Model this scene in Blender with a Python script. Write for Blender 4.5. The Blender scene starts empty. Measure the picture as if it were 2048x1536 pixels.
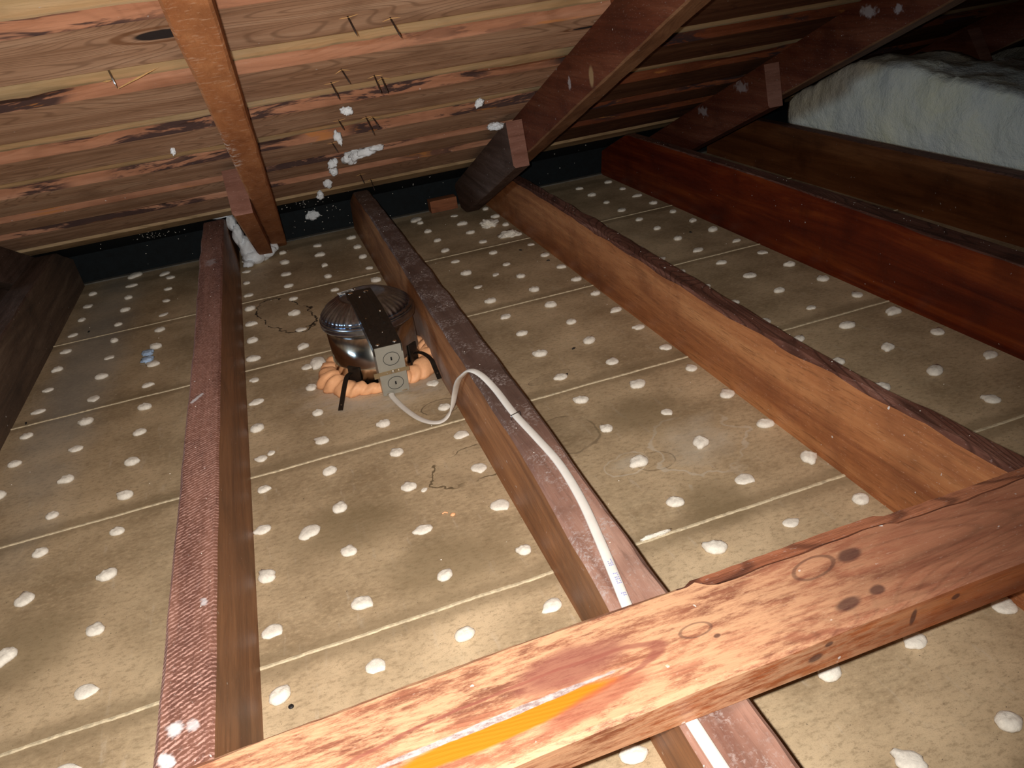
import bpy, bmesh, math, random
from mathutils import Vector, Matrix, noise
random.seed(7)
I = 0.0254                                   # inches -> metres; every number below is in inches
C = bpy.context.scene.collection

# ------------------------------------------------------------------ camera, world, lights, exposure
scn = bpy.context.scene
cam = bpy.data.cameras.new('camera'); camo = bpy.data.objects.new('camera', cam); C.objects.link(camo)
CP = Vector((7.742, -26.83, 24.805))
MR = Matrix(((0.9413047, 0.2555695, -0.2205214), (-0.3123138, 0.4114920, -0.8562327), (-0.1280842, 0.8748477, 0.4671573)))
camo.matrix_world = Matrix.Translation(CP * I) @ MR.to_4x4()
cam.sensor_fit = 'HORIZONTAL'; cam.sensor_width = 36; cam.lens = 1559.95 / 2048 * 36
cam.clip_start = 0.01; cam.clip_end = 50
scn.camera = camo
scn.view_settings.view_transform = 'Standard'; scn.view_settings.look = 'None'
scn.view_settings.gamma = 1; scn.view_settings.use_curve_mapping = False
scn.view_settings.exposure = 0.0
w = bpy.data.worlds.new('attic_air'); scn.world = w; w.use_nodes = True
w.node_tree.nodes['Background'].inputs[0].default_value = (0.55, 0.75, 1.0, 1)
w.node_tree.nodes['Background'].inputs[1].default_value = 0.004

def lamp(name, kind, loc, target, energy, color, **kw):
    l = bpy.data.lights.new(name, kind); o = bpy.data.objects.new(name, l); C.objects.link(o)
    l.energy = energy; l.color = color
    for k, v in kw.items(): setattr(l, k, v)
    o.location = Vector(loc) * I
    d = (Vector(target) - Vector(loc)).normalized()
    o.rotation_euler = d.to_track_quat('-Z', 'Y').to_euler()
    return o
FL = CP + MR @ Vector((-0.75, 0.25, 0.0))     # the phone's flash sits just left of its lens
lamp('phone_flash', 'SPOT', FL, FL + MR @ Vector((-0.22, -0.16, -1)), 55.0, (1.0, 0.95, 0.88),
     spot_size=math.radians(122), spot_blend=1.0, shadow_soft_size=0.004)
# cool fill added for the bluish daylight tone on the left; source unseen
lamp('left_daylight_fill', 'AREA', (-66, -2, 22), (2, 24, 2), 13.0, (0.58, 0.80, 1.0), shape='RECTANGLE', size=0.6, size_y=0.4)

# ------------------------------------------------------------------ material helpers
class G:
    def __init__(s, name):
        s.m = bpy.data.materials.new(name); s.m.use_nodes = True; s.t = s.m.node_tree
        s.b = s.t.nodes['Principled BSDF']; s.co = s.n('ShaderNodeTexCoord').outputs['Object']
    def n(s, t, **kw):
        x = s.t.nodes.new(t)
        for k, v in kw.items(): setattr(x, k, v)
        return x
    def l(s, a, b): s.t.links.new(a, b)
    def val(s, sock, v):
        if hasattr(v, 'links'): s.l(v, sock)
        else: sock.default_value = v
    def mapp(s, scale=(1, 1, 1), loc=(0, 0, 0), rot=(0, 0, 0), src=None):
        x = s.n('ShaderNodeMapping'); s.l(src or s.co, x.inputs[0])
        x.inputs['Scale'].default_value = scale; x.inputs['Location'].default_value = loc; x.inputs['Rotation'].default_value = rot
        return x.outputs[0]
    def noise(s, vec, scale, detail=4, rough=0.55, dist=0.0):
        x = s.n('ShaderNodeTexNoise'); s.l(vec, x.inputs['Vector'])
        x.inputs['Scale'].default_value = scale; x.inputs['Detail'].default_value = detail
        x.inputs['Roughness'].default_value = rough; x.inputs['Distortion'].default_value = dist
        return x.outputs[0]
    def ramp(s, f, stops):
        x = s.n('ShaderNodeValToRGB'); s.l(f, x.inputs[0]); e = x.color_ramp.elements
        while len(e) > 1: e.remove(e[0])
        e[0].position = stops[0][0]; e[0].color = col(stops[0][1])
        for p, c in stops[1:]:
            q = e.new(p); q.color = col(c)
        return x.outputs[0]
    def mix(s, f, a, b, mode='MIX'):
        x = s.n('ShaderNodeMix', data_type='RGBA', blend_type=mode); x.clamp_factor = True
        s.val(x.inputs[0], f); s.val(x.inputs[6], a if hasattr(a, 'links') else col(a)); s.val(x.inputs[7], b if hasattr(b, 'links') else col(b))
        return x.outputs[2]
    def math(s, op, a, b=0.0, c=None):
        x = s.n('ShaderNodeMath', operation=op); s.val(x.inputs[0], a); s.val(x.inputs[1], b)
        if c is not None: s.val(x.inputs[2], c)
        return x.outputs[0]
    def step(s, v, lo, hi):                  # smooth 0..1
        x = s.n('ShaderNodeMapRange', interpolation_type='SMOOTHSTEP'); s.val(x.inputs[0], v)
        x.inputs[1].default_value = lo; x.inputs[2].default_value = hi
        return x.outputs[0]
    def ell(s, c, r, rot=0.0, warp=0.25, wscale=0.6, seed=0.0):   # warped elliptical distance, 1 on the outline; inches in object space
        sub = s.n('ShaderNodeVectorMath', operation='SUBTRACT'); s.l(s.co, sub.inputs[0]); sub.inputs[1].default_value = tuple(k * I for k in c)
        rr = s.mapp(rot=(0, 0, -rot), src=sub.outputs[0]) if rot else sub.outputs[0]
        sc = s.n('ShaderNodeVectorMath', operation='MULTIPLY'); s.l(rr, sc.inputs[0]); sc.inputs[1].default_value = tuple(1 / (k * I) for k in r)
        ln = s.n('ShaderNodeVectorMath', operation='LENGTH'); s.l(sc.outputs[0], ln.inputs[0])
        nz = s.noise(s.mapp(loc=(seed, seed * 2, 0)), wscale / I, 3)
        return s.math('ADD', ln.outputs['Value'], s.math('MULTIPLY', s.math('SUBTRACT', nz, 0.5), warp * 2))
    def ring(s, d, wd=0.05):
        return s.math('SUBTRACT', 1.0, s.step(s.math('ABSOLUTE', s.math('SUBTRACT', d, 1.0)), wd * 0.3, wd))
    def bump(s, h, strength=0.3, dist=0.5):
        x = s.n('ShaderNodeBump'); x.inputs['Strength'].default_value = strength; x.inputs['Distance'].default_value = dist * I
        s.l(h, x.inputs['Height']); s.l(x.outputs[0], s.b.inputs['Normal'])
    def out(s, color=None, rough=0.6, metal=0.0, spec=0.5):
        if color is not None: s.val(s.b.inputs['Base Color'], color if hasattr(color, 'links') else col(color))
        s.val(s.b.inputs['Roughness'], rough); s.b.inputs['Metallic'].default_value = metal
        s.b.inputs['Specular IOR Level'].default_value = spec
        return s.m
def col(c): return tuple(c) + ((1,) if len(c) == 3 else ())

def wood(name, dark, mid, light, axis='y', rough=0.55, spec=0.35, dust=0.15, dustc=(0.55, 0.48, 0.44), rings=0.35, fine=0.5, extra=None, bump=0.25, ringscale=26):
    g = G(name)
    st = {'x': (0.07, 1, 1), 'y': (1, 0.07, 1), 'z': (1, 1, 0.07)}[axis]
    oi = g.n('ShaderNodeObjectInfo').outputs['Random']
    cv = g.n('ShaderNodeCombineXYZ'); g.l(g.math('MULTIPLY', oi, 7.0), cv.inputs[0]); g.l(g.math('MULTIPLY', oi, 3.0), cv.inputs[2])
    ad = g.n('ShaderNodeVectorMath', operation='ADD'); g.l(g.co, ad.inputs[0]); g.l(cv.outputs[0], ad.inputs[1])
    v = g.mapp(st, src=ad.outputs[0])
    big = g.noise(v, 30, 5, 0.6, 0.6)
    c = g.ramp(big, [(0.3, dark), (0.5, mid), (0.72, light)])
    # growth rings: a slow warped field cut into lines
    fld = g.noise(g.mapp(tuple(0.35 if k < 1 else k for k in st), src=g.mapp(tuple(0.5 if k < 1 else 1 for k in st), src=ad.outputs[0])), 7, 2, 0.5, 0.3)
    lin = g.math('PINGPONG', g.math('MULTIPLY', fld, ringscale), 0.5)
    lm = g.math('MULTIPLY', g.step(lin, 0.30, 0.48), rings)
    c = g.mix(lm, c, tuple(k * 0.6 for k in dark), 'MIX')
    fn = g.noise(v, 330, 3, 0.7)
    c = g.mix(g.math('MULTIPLY', g.step(fn, 0.5, 0.72), fine), c, tuple(k * 0.5 for k in mid))
    blot = g.noise(ad.outputs[0], 9, 3)
    c = g.mix(g.math('MULTIPLY', g.step(blot, 0.5, 0.75), 0.55), c, tuple(k * 0.7 for k in dark))
    if dust:
        ds = g.noise(g.mapp(tuple(0.4 if k < 1 else 1 for k in st), src=ad.outputs[0]), 420, 3, 0.7)
        c = g.mix(g.math('MULTIPLY', g.step(ds, 0.60, 0.74), dust), c, dustc)
        sp = g.noise(ad.outputs[0], 130, 2, 0.4)
        c = g.mix(g.math('MULTIPLY', g.step(sp, 0.76, 0.80), 0.8), c, (0.75, 0.72, 0.7))
    if extra: c = extra(g, c)
    g.bump(g.math('ADD', fn, g.math('MULTIPLY', lin, 0.7)), bump, 0.05)
    return g.out(c, rough, 0, spec)

def white_smears(spots):
    def f(g, c):
        for (p, r, rot, a) in spots:
            d = g.ell(p, r, rot, 1.1, 2.6, p[1])
            c = g.mix(g.math('MULTIPLY', g.math('SUBTRACT', 1.0, g.step(d, 0.5, 1.1)), a), c, (0.72, 0.70, 0.72))
        return c
    return f

M = {}
M['joist'] = wood('joist_wood', (0.26, 0.085, 0.034), (0.42, 0.160, 0.060), (0.56, 0.25, 0.10), 'y', 0.5, 0.3, 0.45, rings=0.1, fine=0.75, dustc=(0.7, 0.42, 0.28))
M['joist_left'] = wood('brown_joist_side', (0.15, 0.058, 0.026), (0.27, 0.115, 0.05), (0.38, 0.175, 0.08), 'y', 0.5, 0.3, 0.2, rings=0.15)
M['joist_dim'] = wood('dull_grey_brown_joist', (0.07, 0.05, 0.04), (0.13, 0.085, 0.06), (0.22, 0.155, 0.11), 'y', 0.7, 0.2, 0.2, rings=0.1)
M['joist_red'] = wood('red_stained_joist', (0.065, 0.006, 0.002), (0.13, 0.016, 0.003), (0.26, 0.050, 0.008), 'y', 0.38, 0.4, 0.04, rings=0.1, fine=0.2)
M['joist_brown'] = wood('brown_joist', (0.09, 0.028, 0.010), (0.17, 0.055, 0.018), (0.26, 0.095, 0.032), 'y', 0.45, 0.3, 0.06, rings=0.1, fine=0.2)
M['joist_top'] = wood('dusty_joist_top', (0.05, 0.018, 0.011), (0.14, 0.055, 0.036), (0.26, 0.125, 0.09), 'y', 0.75, 0.2, 0.5, fine=0.85, rings=0.6, ringscale=60, dustc=(0.42, 0.30, 0.27))
def hatch(g, c):
    v = g.mapp(rot=(0, 0, -0.5))
    wv = g.n('ShaderNodeTexWave', wave_type='BANDS', bands_direction='Y'); g.l(v, wv.inputs[0])
    wv.inputs['Scale'].default_value = 62; wv.inputs['Distortion'].default_value = 2.6; wv.inputs['Detail'].default_value = 3; wv.inputs['Detail Scale'].default_value = 4
    nz = g.noise(g.mapp((1, 3, 1), rot=(0, 0, -0.5)), 170, 3, 0.7)
    pr = g.noise(g.co, 12, 2)
    a = g.math('MULTIPLY', g.step(wv.outputs[1], 0.3, 0.95), g.step(nz, 0.34, 0.66))
    c = g.mix(g.math('MULTIPLY', a, g.math('ADD', 0.35, g.math('MULTIPLY', pr, 1.0))), c, (0.62, 0.36, 0.30))
    return white_smears([((0.35, 17, 5.4), (0.16, 0.6, 1), -0.6, .75), ((1.2, -1.5, 5.4), (0.15, 0.3, 1), .3, .6), ((0.5, -7.2, 5.4), (0.3, 0.35, 1), .3, .75), ((1.0, -7.3, 5.4), (0.2, 0.3, 1), .3, .6), ((0.3, -8.3, 5.4), (0.22, 0.35, 1), .3, .8), ((.6, 45, 5.4), (.5, 1.2, 1), 0, .3)])(g, c)
M['joist_sawn'] = wood('saw_marked_joist_top', (0.09, 0.032, 0.024), (0.195, 0.085, 0.058), (0.30, 0.14, 0.10), 'y', 0.7, 0.3, 0.25, rings=0, extra=hatch)
def j2dust(g, c):
    for (p, r, a) in [((15.3, 27, 1.2), (2, 7, 2.6), .75), ((15.3, 20, .8), (2, 3, 1.5), .4)]:
        d = g.ell(p, r, 0, 0.5, 0.7, 1.3)
        c = g.mix(g.math('MULTIPLY', g.math('SUBTRACT', 1.0, g.step(d, 0.3, 1.1)), a), c, (0.44, 0.38, 0.36))
    return c
M['joist_dusted'] = wood('joist_wood_with_plaster_dust', (0.17, 0.058, 0.024), (0.34, 0.135, 0.052), (0.48, 0.21, 0.085), 'y', 0.5, 0.3, 0.25, rings=0.2, extra=j2dust)
def j2top(g, c):
    n1 = g.noise(g.co, 20, 4, 0.7)
    sep = g.n('ShaderNodeSeparateXYZ'); g.l(g.co, sep.inputs[0])
    far_shade = g.math('MULTIPLY', g.step(sep.outputs[1], -0.08, 0.20), 0.78)  # light falloff painted in: the top darkens away from the camera
    c = g.mix(far_shade, c, (0.062, 0.040, 0.033))
    ds = g.noise(g.co, 260, 3, 0.8)
    c = g.mix(g.math('MULTIPLY', g.math('MULTIPLY', g.step(n1, 0.42, 0.6), g.step(ds, 0.47, 0.64)), 0.75), c, (0.42, 0.35, 0.33))
    return c
M['joist_top2'] = wood('joist_top_shaded_far', (0.14, 0.062, 0.044), (0.29, 0.155, 0.115), (0.43, 0.26, 0.20), 'y', 0.7, 0.25, 0.3, extra=j2top, rings=.15)
def flecks(g, c):
    n1 = g.noise(g.mapp((0.4, 1, 0.7)), 210, 3, 0.6)
    c = g.mix(g.math('MULTIPLY', g.step(n1, 0.55, 0.70), 0.5), c, (0.60, 0.38, 0.25))
    d = g.ell((5.7, 24, 17.5), (0.5, 5, 3), 0, .8, 1.0, 2)
    n2 = g.noise(g.co, 90, 4, 0.8)
    return g.mix(g.math('MULTIPLY', g.math('MULTIPLY', g.math('SUBTRACT', 1.0, g.step(d, .4, 1.2)), g.step(n2, .5, .62)), .8), c, (0.75, 0.66, 0.60))
M['rafter'] = wood('rafter_wood', (0.27, 0.095, 0.034), (0.38, 0.15, 0.058), (0.46, 0.20, 0.082), 'y', 0.75, 0.2, 0.5, rings=0.0, fine=0.3, dustc=(0.62, 0.38, 0.24), extra=flecks)
M['rafter_dark'] = wood('dark_rafter_wood', (0.07, 0.015, 0.008), (0.13, 0.034, 0.016), (0.20, 0.068, 0.034), 'y', 0.5, 0.35, 0.2, rings=0.2)
def bspots(g, c):
    for p, r, cc, a in [((29.6, 24.9, 17.7), (1, .45, .75), (0.42, 0.28, 0.14), .8)]:
        d = g.ell(p, r, 0, .25, .9)
        c = g.mix(g.math('MULTIPLY', g.math('SUBTRACT', 1.0, g.step(d, .6, 1.1)), a), c, cc)
    return white_smears([((29.6, 29.0, 17.0), (1, .3, .5), 0, .5), ((29.6, 31.5, 18.0), (1, .25, .3), 0, .5), ((53.7, 27.2, 18.4), (1, .9, .45), 0, .5), ((53.7, 24.2, 18.6), (1, .5, .35), 0, .45), ((52.1, 49, 9.0), (1, 1.0, .5), 0, .3), ((52.1, 42, 12.0), (1, 1.2, .6), 0, .3)])(g, c)
M['rafter_dark'] = wood('dark_rafter_wood', (0.07, 0.015, 0.008), (0.13, 0.034, 0.016), (0.20, 0.068, 0.034), 'y', 0.5, 0.35, 0.28, rings=0.2, extra=bspots)
M['rafter_under'] = wood('rafter_underside', (0.13, 0.052, 0.024), (0.21, 0.095, 0.045), (0.28, 0.14, 0.07), 'y', 0.6, 0.25, 0.1, rings=0.15)
M['endgrain'] = wood('sawn_end_grain', (0.16, 0.065, 0.042), (0.24, 0.11, 0.078), (0.31, 0.155, 0.115), 'x', 0.85, 0.1, 0.35, rings=0.0, dustc=(0.6, 0.4, 0.33))
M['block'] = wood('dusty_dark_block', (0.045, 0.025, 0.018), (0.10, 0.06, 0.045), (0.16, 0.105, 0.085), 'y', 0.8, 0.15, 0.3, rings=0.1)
M['nailer'] = wood('small_block_wood', (0.20, 0.07, 0.035), (0.30, 0.11, 0.05), (0.38, 0.15, 0.07), 'x', 0.7, 0.2, 0.1)
def board_extra(g, c):
    for (p, r) in [((4.6, 16.2, 24.1), (1.5, 0.55, 3)), ((29.2, 24.3, 20.8), (1.0, 0.2, 3))]:
        d = g.ell(p, r, 0, 0.15, 0.8)
        c = g.mix(g.math('MULTIPLY', g.ring(g.math('MULTIPLY', d, 0.72), 0.22), 0.7), c, (0.20, 0.08, 0.03))
        c = g.mix(g.math('SUBTRACT', 1.0, g.step(d, 0.8, 1.0)), c, (0.035, 0.028, 0.028))
    return c
M['board'] = wood('roof_board_wood', (0.36, 0.20, 0.118), (0.53, 0.32, 0.205), (0.66, 0.44, 0.30), 'x', 0.75, 0.2, 0.12, rings=0.55, fine=0.4, extra=board_extra, dustc=(0.6, 0.5, 0.42), ringscale=44)
def bark(g, c):
    n1 = g.noise(g.mapp((0.16, 1, 1)), 38, 5, 0.65, 0.5)
    n2 = g.noise(g.mapp((0.5, 1, 1)), 5.0, 2, 0.5)
    a = g.math('MULTIPLY', g.step(n1, 0.46, 0.53), g.step(n2, 0.44, 0.52))
    c = g.mix(g.math('MULTIPLY', a, 0.92), c, (0.035, 0.022, 0.024))
    return g.mix(g.math('MULTIPLY', g.step(n1, 0.60, 0.68), 0.6), c, (0.50, 0.20, 0.05))
M['board_edge'] = wood('sawn_board_edge', (0.27, 0.115, 0.062), (0.42, 0.20, 0.118), (0.52, 0.28, 0.18), 'x', 0.8, 0.15, 0.1, rings=0.15, fine=0.35, extra=bark)
M['board_falloff'] = wood('red_roof_board_painted_falloff', (0.085, 0.030, 0.014), (0.15, 0.060, 0.028), (0.23, 0.105, 0.052), 'x', 0.75, 0.2, 0.12, rings=0.4, fine=0.4, dustc=(0.5, 0.38, 0.3), ringscale=44)  # redder wood, with the flash falloff on the right painted into its colour
M['board_falloff_edge'] = wood('red_board_edge_painted_falloff', (0.10, 0.026, 0.010), (0.18, 0.050, 0.020), (0.27, 0.09, 0.04), 'x', 0.8, 0.15, 0.1, rings=0.15, fine=0.35, extra=bark)
M['board_pale'] = wood('pale_board_wood', (0.30, 0.19, 0.10), (0.45, 0.30, 0.16), (0.55, 0.40, 0.24), 'x', 0.8, 0.15, 0.1)
M['shake'] = wood('pale_roof_shake', (0.60, 0.42, 0.21), (0.78, 0.57, 0.32), (0.86, 0.67, 0.42), 'x', 0.8, 0.15, 0.05, rings=0.15, fine=0.25)

def beam_extra(g, c):
    lt = g.noise(g.mapp((0.22, 1, 1)), 75, 6, 0.8)
    sep = g.n('ShaderNodeSeparateXYZ'); g.l(g.co, sep.inputs[0])
    near_flash = g.math('SUBTRACT', 1.0, g.step(sep.outputs[0], 17 * I, 25 * I))  # peach fades rightwards: closeness to the flash painted into the wood colour
    c = g.mix(g.math('MULTIPLY', g.step(lt, 0.38, 0.58), g.math('ADD', 0.10, g.math('MULTIPLY', near_flash, 0.72))), c, (0.58, 0.325, 0.185))
    # purple-brown scorch, orange sap pocket with its pale resin seam
    d = g.ell((12.2, -11.6, 7.1), (1.9, 0.75, 3), 0.1, 0.35, 0.7, 4)
    c = g.mix(g.math('MULTIPLY', g.math('SUBTRACT', 1.0, g.step(d, 0.6, 1.15)), 0.8), c, (0.20, 0.065, 0.05))
    d = g.ell((9.6, -12.3, 7.1), (3.2, 0.42, 3), 0.06, 0.25, 0.6, 9)
    c = g.mix(g.math('MULTIPLY', g.ring(g.math('MULTIPLY', d, 0.62), 0.1), 0.75), c, (0.22, 0.07, 0.05))
    d = g.ell((9.8, -12.75, 7.1), (3.6, 0.42, 3), 0.06, 0.2, 0.7, 2)
    c = g.mix(g.math('SUBTRACT', 1.0, g.step(d, 0.75, 1.0)), c, (0.60, 0.15, 0.008))
    d = g.ell((12.3, -13.0, 7.1), (1.9, 0.4, 3), 0.2, 0.3, 0.9, 6)
    c = g.mix(g.math('MULTIPLY', g.math('SUBTRACT', 1.0, g.step(d, 0.6, 1.1)), 0.7), c, (0.26, 0.075, 0.045))
    d = g.ell((9.6, -12.42, 7.1), (3.7, 0.12, 3), 0.045, 0.42, 1.6, 3)
    c = g.mix(g.math('SUBTRACT', 1.0, g.step(d, 0.8, 1.05)), c, g.ramp(g.noise(g.mapp((0.5, 1, 1)), 190, 4, 0.8), [(0.35, (0.22, 0.15, 0.14)), (0.55, (0.42, 0.36, 0.35))]))
    for p, r, rt in [((20.6, -11.2, 7.1), (.75, .38, 3), .2), ((16.0, -11.9, 7.1), (0.5, 0.25, 3), 0)]:
        d = g.ell(p, r, rt, 0.15, 0.8, 5)
        c = g.mix(g.math('MULTIPLY', g.ring(d, 0.16), 0.55), c, (0.06, 0.03, 0.025))
    for p, r in [((16.45, -12.35, 7.1), (.13, .09, 3)), ((21.9, -11.2, 7.1), (.5, .3, 3)), ((20.5, -12.9, 7.1), (.55, .25, 3)), ((21.6, -12.8, 7.1), (.3, .2, 3)),
                 ((19.3, -13.6, 6.7), (.16, 1, .12)), ((22.3, -13.6, 6.4), (.12, 1, .4)), ((23.8, -13.6, 6.6), (.18, 1, .14)), ((18.9, -13.6, 6.3), (.3, 1, .2))]:
        d = g.ell(p, r, 0.2, 0.25, 1.2, 5)
        c = g.mix(g.math('MULTIPLY', g.math('SUBTRACT', 1.0, g.step(d, 0.6, 1.1)), 0.75), c, (0.05, 0.022, 0.022))
    return c
M['beam'] = wood('strongback_wood', (0.16, 0.060, 0.036), (0.30, 0.115, 0.065), (0.42, 0.19, 0.11), 'x', 0.5, 0.3, 0.25, rings=0.3, ringscale=60, extra=beam_extra, dustc=(0.7, 0.5, 0.4))
M['beam_face'] = wood('strongback_side', (0.20, 0.050, 0.020), (0.36, 0.100, 0.032), (0.52, 0.20, 0.07), 'x', 0.5, 0.3, 0.15, rings=0.2, extra=beam_extra)
M['beam_wane'] = wood('strongback_rough_edge', (0.07, 0.025, 0.018), (0.26, 0.09, 0.045), (0.38, 0.15, 0.08), 'x', 0.85, 0.15, 0.3, rings=0.6, bump=0.9, ringscale=70)

def floor_mat():
    g = G('rock_lath_paper')
    v = g.mapp((0.35, 1, 1))
    a = g.noise(g.co, 5.5, 4, 0.6)
    c = g.ramp(a, [(0.36, (0.33, 0.24, 0.142)), (0.52, (0.50, 0.375, 0.235)), (0.68, (0.68, 0.52, 0.335))])
    st = g.noise(v, 45, 5, 0.7)
    c = g.mix(g.math('MULTIPLY', g.step(st, 0.45, 0.75), 0.35), c, (0.50, 0.40, 0.26))
    fn = g.noise(g.co, 700, 2, 0.8)
    c = g.mix(g.math('MULTIPLY', g.step(fn, 0.52, 0.72), 0.5), c, (0.24, 0.175, 0.10))
    md = g.noise(g.mapp((0.55, 1, 1), rot=(0, 0, 0.25)), 190, 5, 0.75)
    c = g.mix(g.math('MULTIPLY', g.step(md, 0.50, 0.66), 0.38), c, (0.66, 0.50, 0.31))
    c = g.mix(g.math('MULTIPLY', g.step(md, 0.50, 0.36), 0.45), c, (0.22, 0.155, 0.085))
    scr = g.noise(g.mapp((1, 0.18, 1), rot=(0, 0, 0.9)), 75, 4, 0.7)
    c = g.mix(g.math('MULTIPLY', g.step(scr, 0.58, 0.72), 0.3), c, (0.62, 0.53, 0.42))
    sp = g.noise(g.co, 330, 1, 0.3)
    c = g.mix(g.math('MULTIPLY', g.step(sp, 0.765, 0.80), 0.8), c, (0.04, 0.03, 0.025))
    # darker grime bands beside the board joints
    sep = g.n('ShaderNodeSeparateXYZ'); g.l(g.co, sep.inputs[0])
    k = g.math('PINGPONG', g.math('ADD', sep.outputs[1], 16 * I * 10), 8 * I)      # 0 at joints
    w1 = g.noise(g.mapp((1, 0.5, 1)), 22, 4, 0.7)
    band = g.math('SUBTRACT', 1.0, g.step(g.math('ADD', k, g.math('MULTIPLY', w1, -1.6 * I)), -0.4 * I, 0.35 * I))
    c = g.mix(g.math('MULTIPLY', band, 0.5), c, (0.22, 0.16, 0.09))
    # water stains: dark outlines and pale bloom
    for p, r, rt, cc, wa, am, sc in [((14.9, 10.6, 0), (3.1, 1.8, 1), .2, (0.10, 0.07, 0.035), .6, .85, .6), ((5.6, 42.6, 0), (2.2, 5.0, 1), .3, (0.02, 0.014, 0.01), .6, .95, .45),
                             ((14.3, 18.2, 0), (1.3, 1.0, 1), 0, (0.08, 0.06, 0.035), .2, .7, .5), ((20.3, 10.8, 0), (2.0, 2.0, 1), 0, (0.10, 0.075, 0.045), .25, .5, .5),
                             ((23.6, 5.8, 0), (1.1, .9, 1), 0, (0.12, 0.08, 0.04), .2, .6, .5), ((6.4, 56, 0), (2.2, 1.4, 1), .5, (0.06, 0.045, 0.03), .5, .5, .5),
                             ((22.0, 18.2, 0), (1.6, .5, 1), .2, (0.06, 0.045, 0.03), .3, .5, .5)]:
        d = g.ell(p, r, rt, wa, sc, p[0])
        c = g.mix(g.math('MULTIPLY', g.math('MULTIPLY', g.ring(d, 0.05), g.step(g.noise(g.mapp(loc=(p[0], 0, 0)), 22, 2), .36, .5)), am), c, cc)
        c = g.mix(g.math('MULTIPLY', g.math('SUBTRACT', 1.0, g.step(d, .9, 1.0)), 0.12), c, cc)
    for p, r, rt, am in [((26.4, 6.2, 0), (2.7, 3.3, 1), -.5, .42), ((22.3, 6.3, 0), (1.3, 0.9, 1), .2, .45)]:
        d = g.ell(p, r, rt, .75, .42, 3.3)
        c = g.mix(g.math('MULTIPLY', g.math('MULTIPLY', g.ring(d, 0.07), g.step(a, .4, .55)), am), c, (0.66, 0.60, 0.50))
        c = g.mix(g.math('MULTIPLY', g.math('MULTIPLY', g.math('SUBTRACT', 1.0, g.step(d, .2, 1.0)), st), am * 1.5), c, (0.60, 0.56, 0.48))
    for p, r in [((25, 10.5, 0), (3.2, 2.6, 1)), ((24.6, 1.0, 0), (2.2, 2.6, 1)), ((6.5, 8, 0), (4, 3, 1)), ((-10, 6, 0), (5, 3, 1)), ((11, 3, 0), (4, 3, 1))]:
        d = g.ell(p, r, 0, .4, .3, 7.7)
        c = g.mix(g.math('MULTIPLY', g.math('SUBTRACT', 1.0, g.step(d, .3, 1.2)), 0.6), c, (0.20, 0.145, 0.075))
    d = g.ell((11.4, 24.2, 0), (6.2, 5.2, 1), 0, .3, .5, 1.1)
    c = g.mix(g.math('MULTIPLY', g.math('MULTIPLY', g.math('SUBTRACT', 1.0, g.step(d, .5, 1.15)), g.step(st, .3, .6)), 0.6), c, (0.56, 0.49, 0.42))
    d = g.ell((-11, 44, 0), (3.4, 30, 1), 0, .4, .2, 1.7)                           # bluish grey tint on the left bay
    c = g.mix(g.math('MULTIPLY', g.math('SUBTRACT', 1.0, g.step(d, .3, 1.2)), 0.45), c, (0.32, 0.34, 0.34))
    g.bump(fn, 0.15, 0.03)
    return g.out(c, 0.62, 0, 0.35)
M['floor'] = floor_mat()
def simple(name, c, rough=0.7, metal=0, spec=0.4, var=0.25, scale=90, bump=0.0, bscale=None, bd=0.1):
    g = G(name); n1 = g.noise(g.co, scale, 4, 0.65)
    cc = g.ramp(n1, [(0.3, tuple(k * (1 - var) for k in c)), (0.7, tuple(min(1, k * (1 + var)) for k in c))])
    if bump: g.bump(g.noise(g.co, bscale or scale * 3, 4, 0.7), bump, bd)
    return g.out(cc, rough, metal, spec)
M['plaster'] = simple('plaster', (0.84, 0.79, 0.70), 0.85, 0, 0.3, 0.12, 300, 0.5, 500, 0.05)
M['ridge'] = simple('plaster_seam', (0.60, 0.50, 0.34), 0.85, 0, 0.3, 0.3, 120, 0.5, 500, 0.05)
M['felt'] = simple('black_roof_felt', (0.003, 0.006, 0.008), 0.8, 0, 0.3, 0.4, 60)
M['plate'] = wood('grey_wall_plate', (0.09, 0.085, 0.075), (0.15, 0.14, 0.12), (0.2, 0.19, 0.17), 'x', 0.85, 0.15, 0.3)
M['fibre'] = simple('white_fibreglass', (0.82, 0.86, 0.90), 0.95, 0, 0.1, 0.08, 60, 0.5, 160, 0.2)
def battmat():
    g = G('glass_wool'); a = g.noise(g.co, 7, 5, 0.65, 0.4)
    c = g.ramp(a, [(0.3, (0.76, 0.72, 0.64)), (0.48, (0.86, 0.80, 0.66)), (0.62, (0.90, 0.82, 0.62)), (0.75, (0.92, 0.82, 0.52))])
    n2 = g.noise(g.co, 60, 5, 0.7)
    sepn = g.n('ShaderNodeNewGeometry'); sz = g.n('ShaderNodeSeparateXYZ'); g.l(sepn.outputs['Normal'], sz.inputs[0])
    dirt = g.math('MULTIPLY', g.step(sz.outputs[2], 0.45, 0.9), g.math('MULTIPLY', g.step(g.noise(g.mapp((1, .5, 1)), 14, 4, .6), 0.38, 0.6), 0.6))
    c = g.mix(dirt, c, (0.34, 0.31, 0.30))
    g.bump(n2, 0.7, 0.35)
    return g.out(c, 0.95, 0, 0.1)
M['batt'] = battmat()
M['foam'] = simple('orange_expanding_foam', (0.92, 0.47, 0.24), 0.55, 0, 0.4, 0.12, 50, 0.25, 260, 0.05)
M['steel'] = simple('galvanised_steel', (0.62, 0.61, 0.56), 0.16, 1.0, 0.5, 0.10, 40)
M['cap'] = simple('drawn_aluminium_cap', (0.34, 0.40, 0.50), 0.24, 1.0, 0.5, 0.3, 60)
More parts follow.
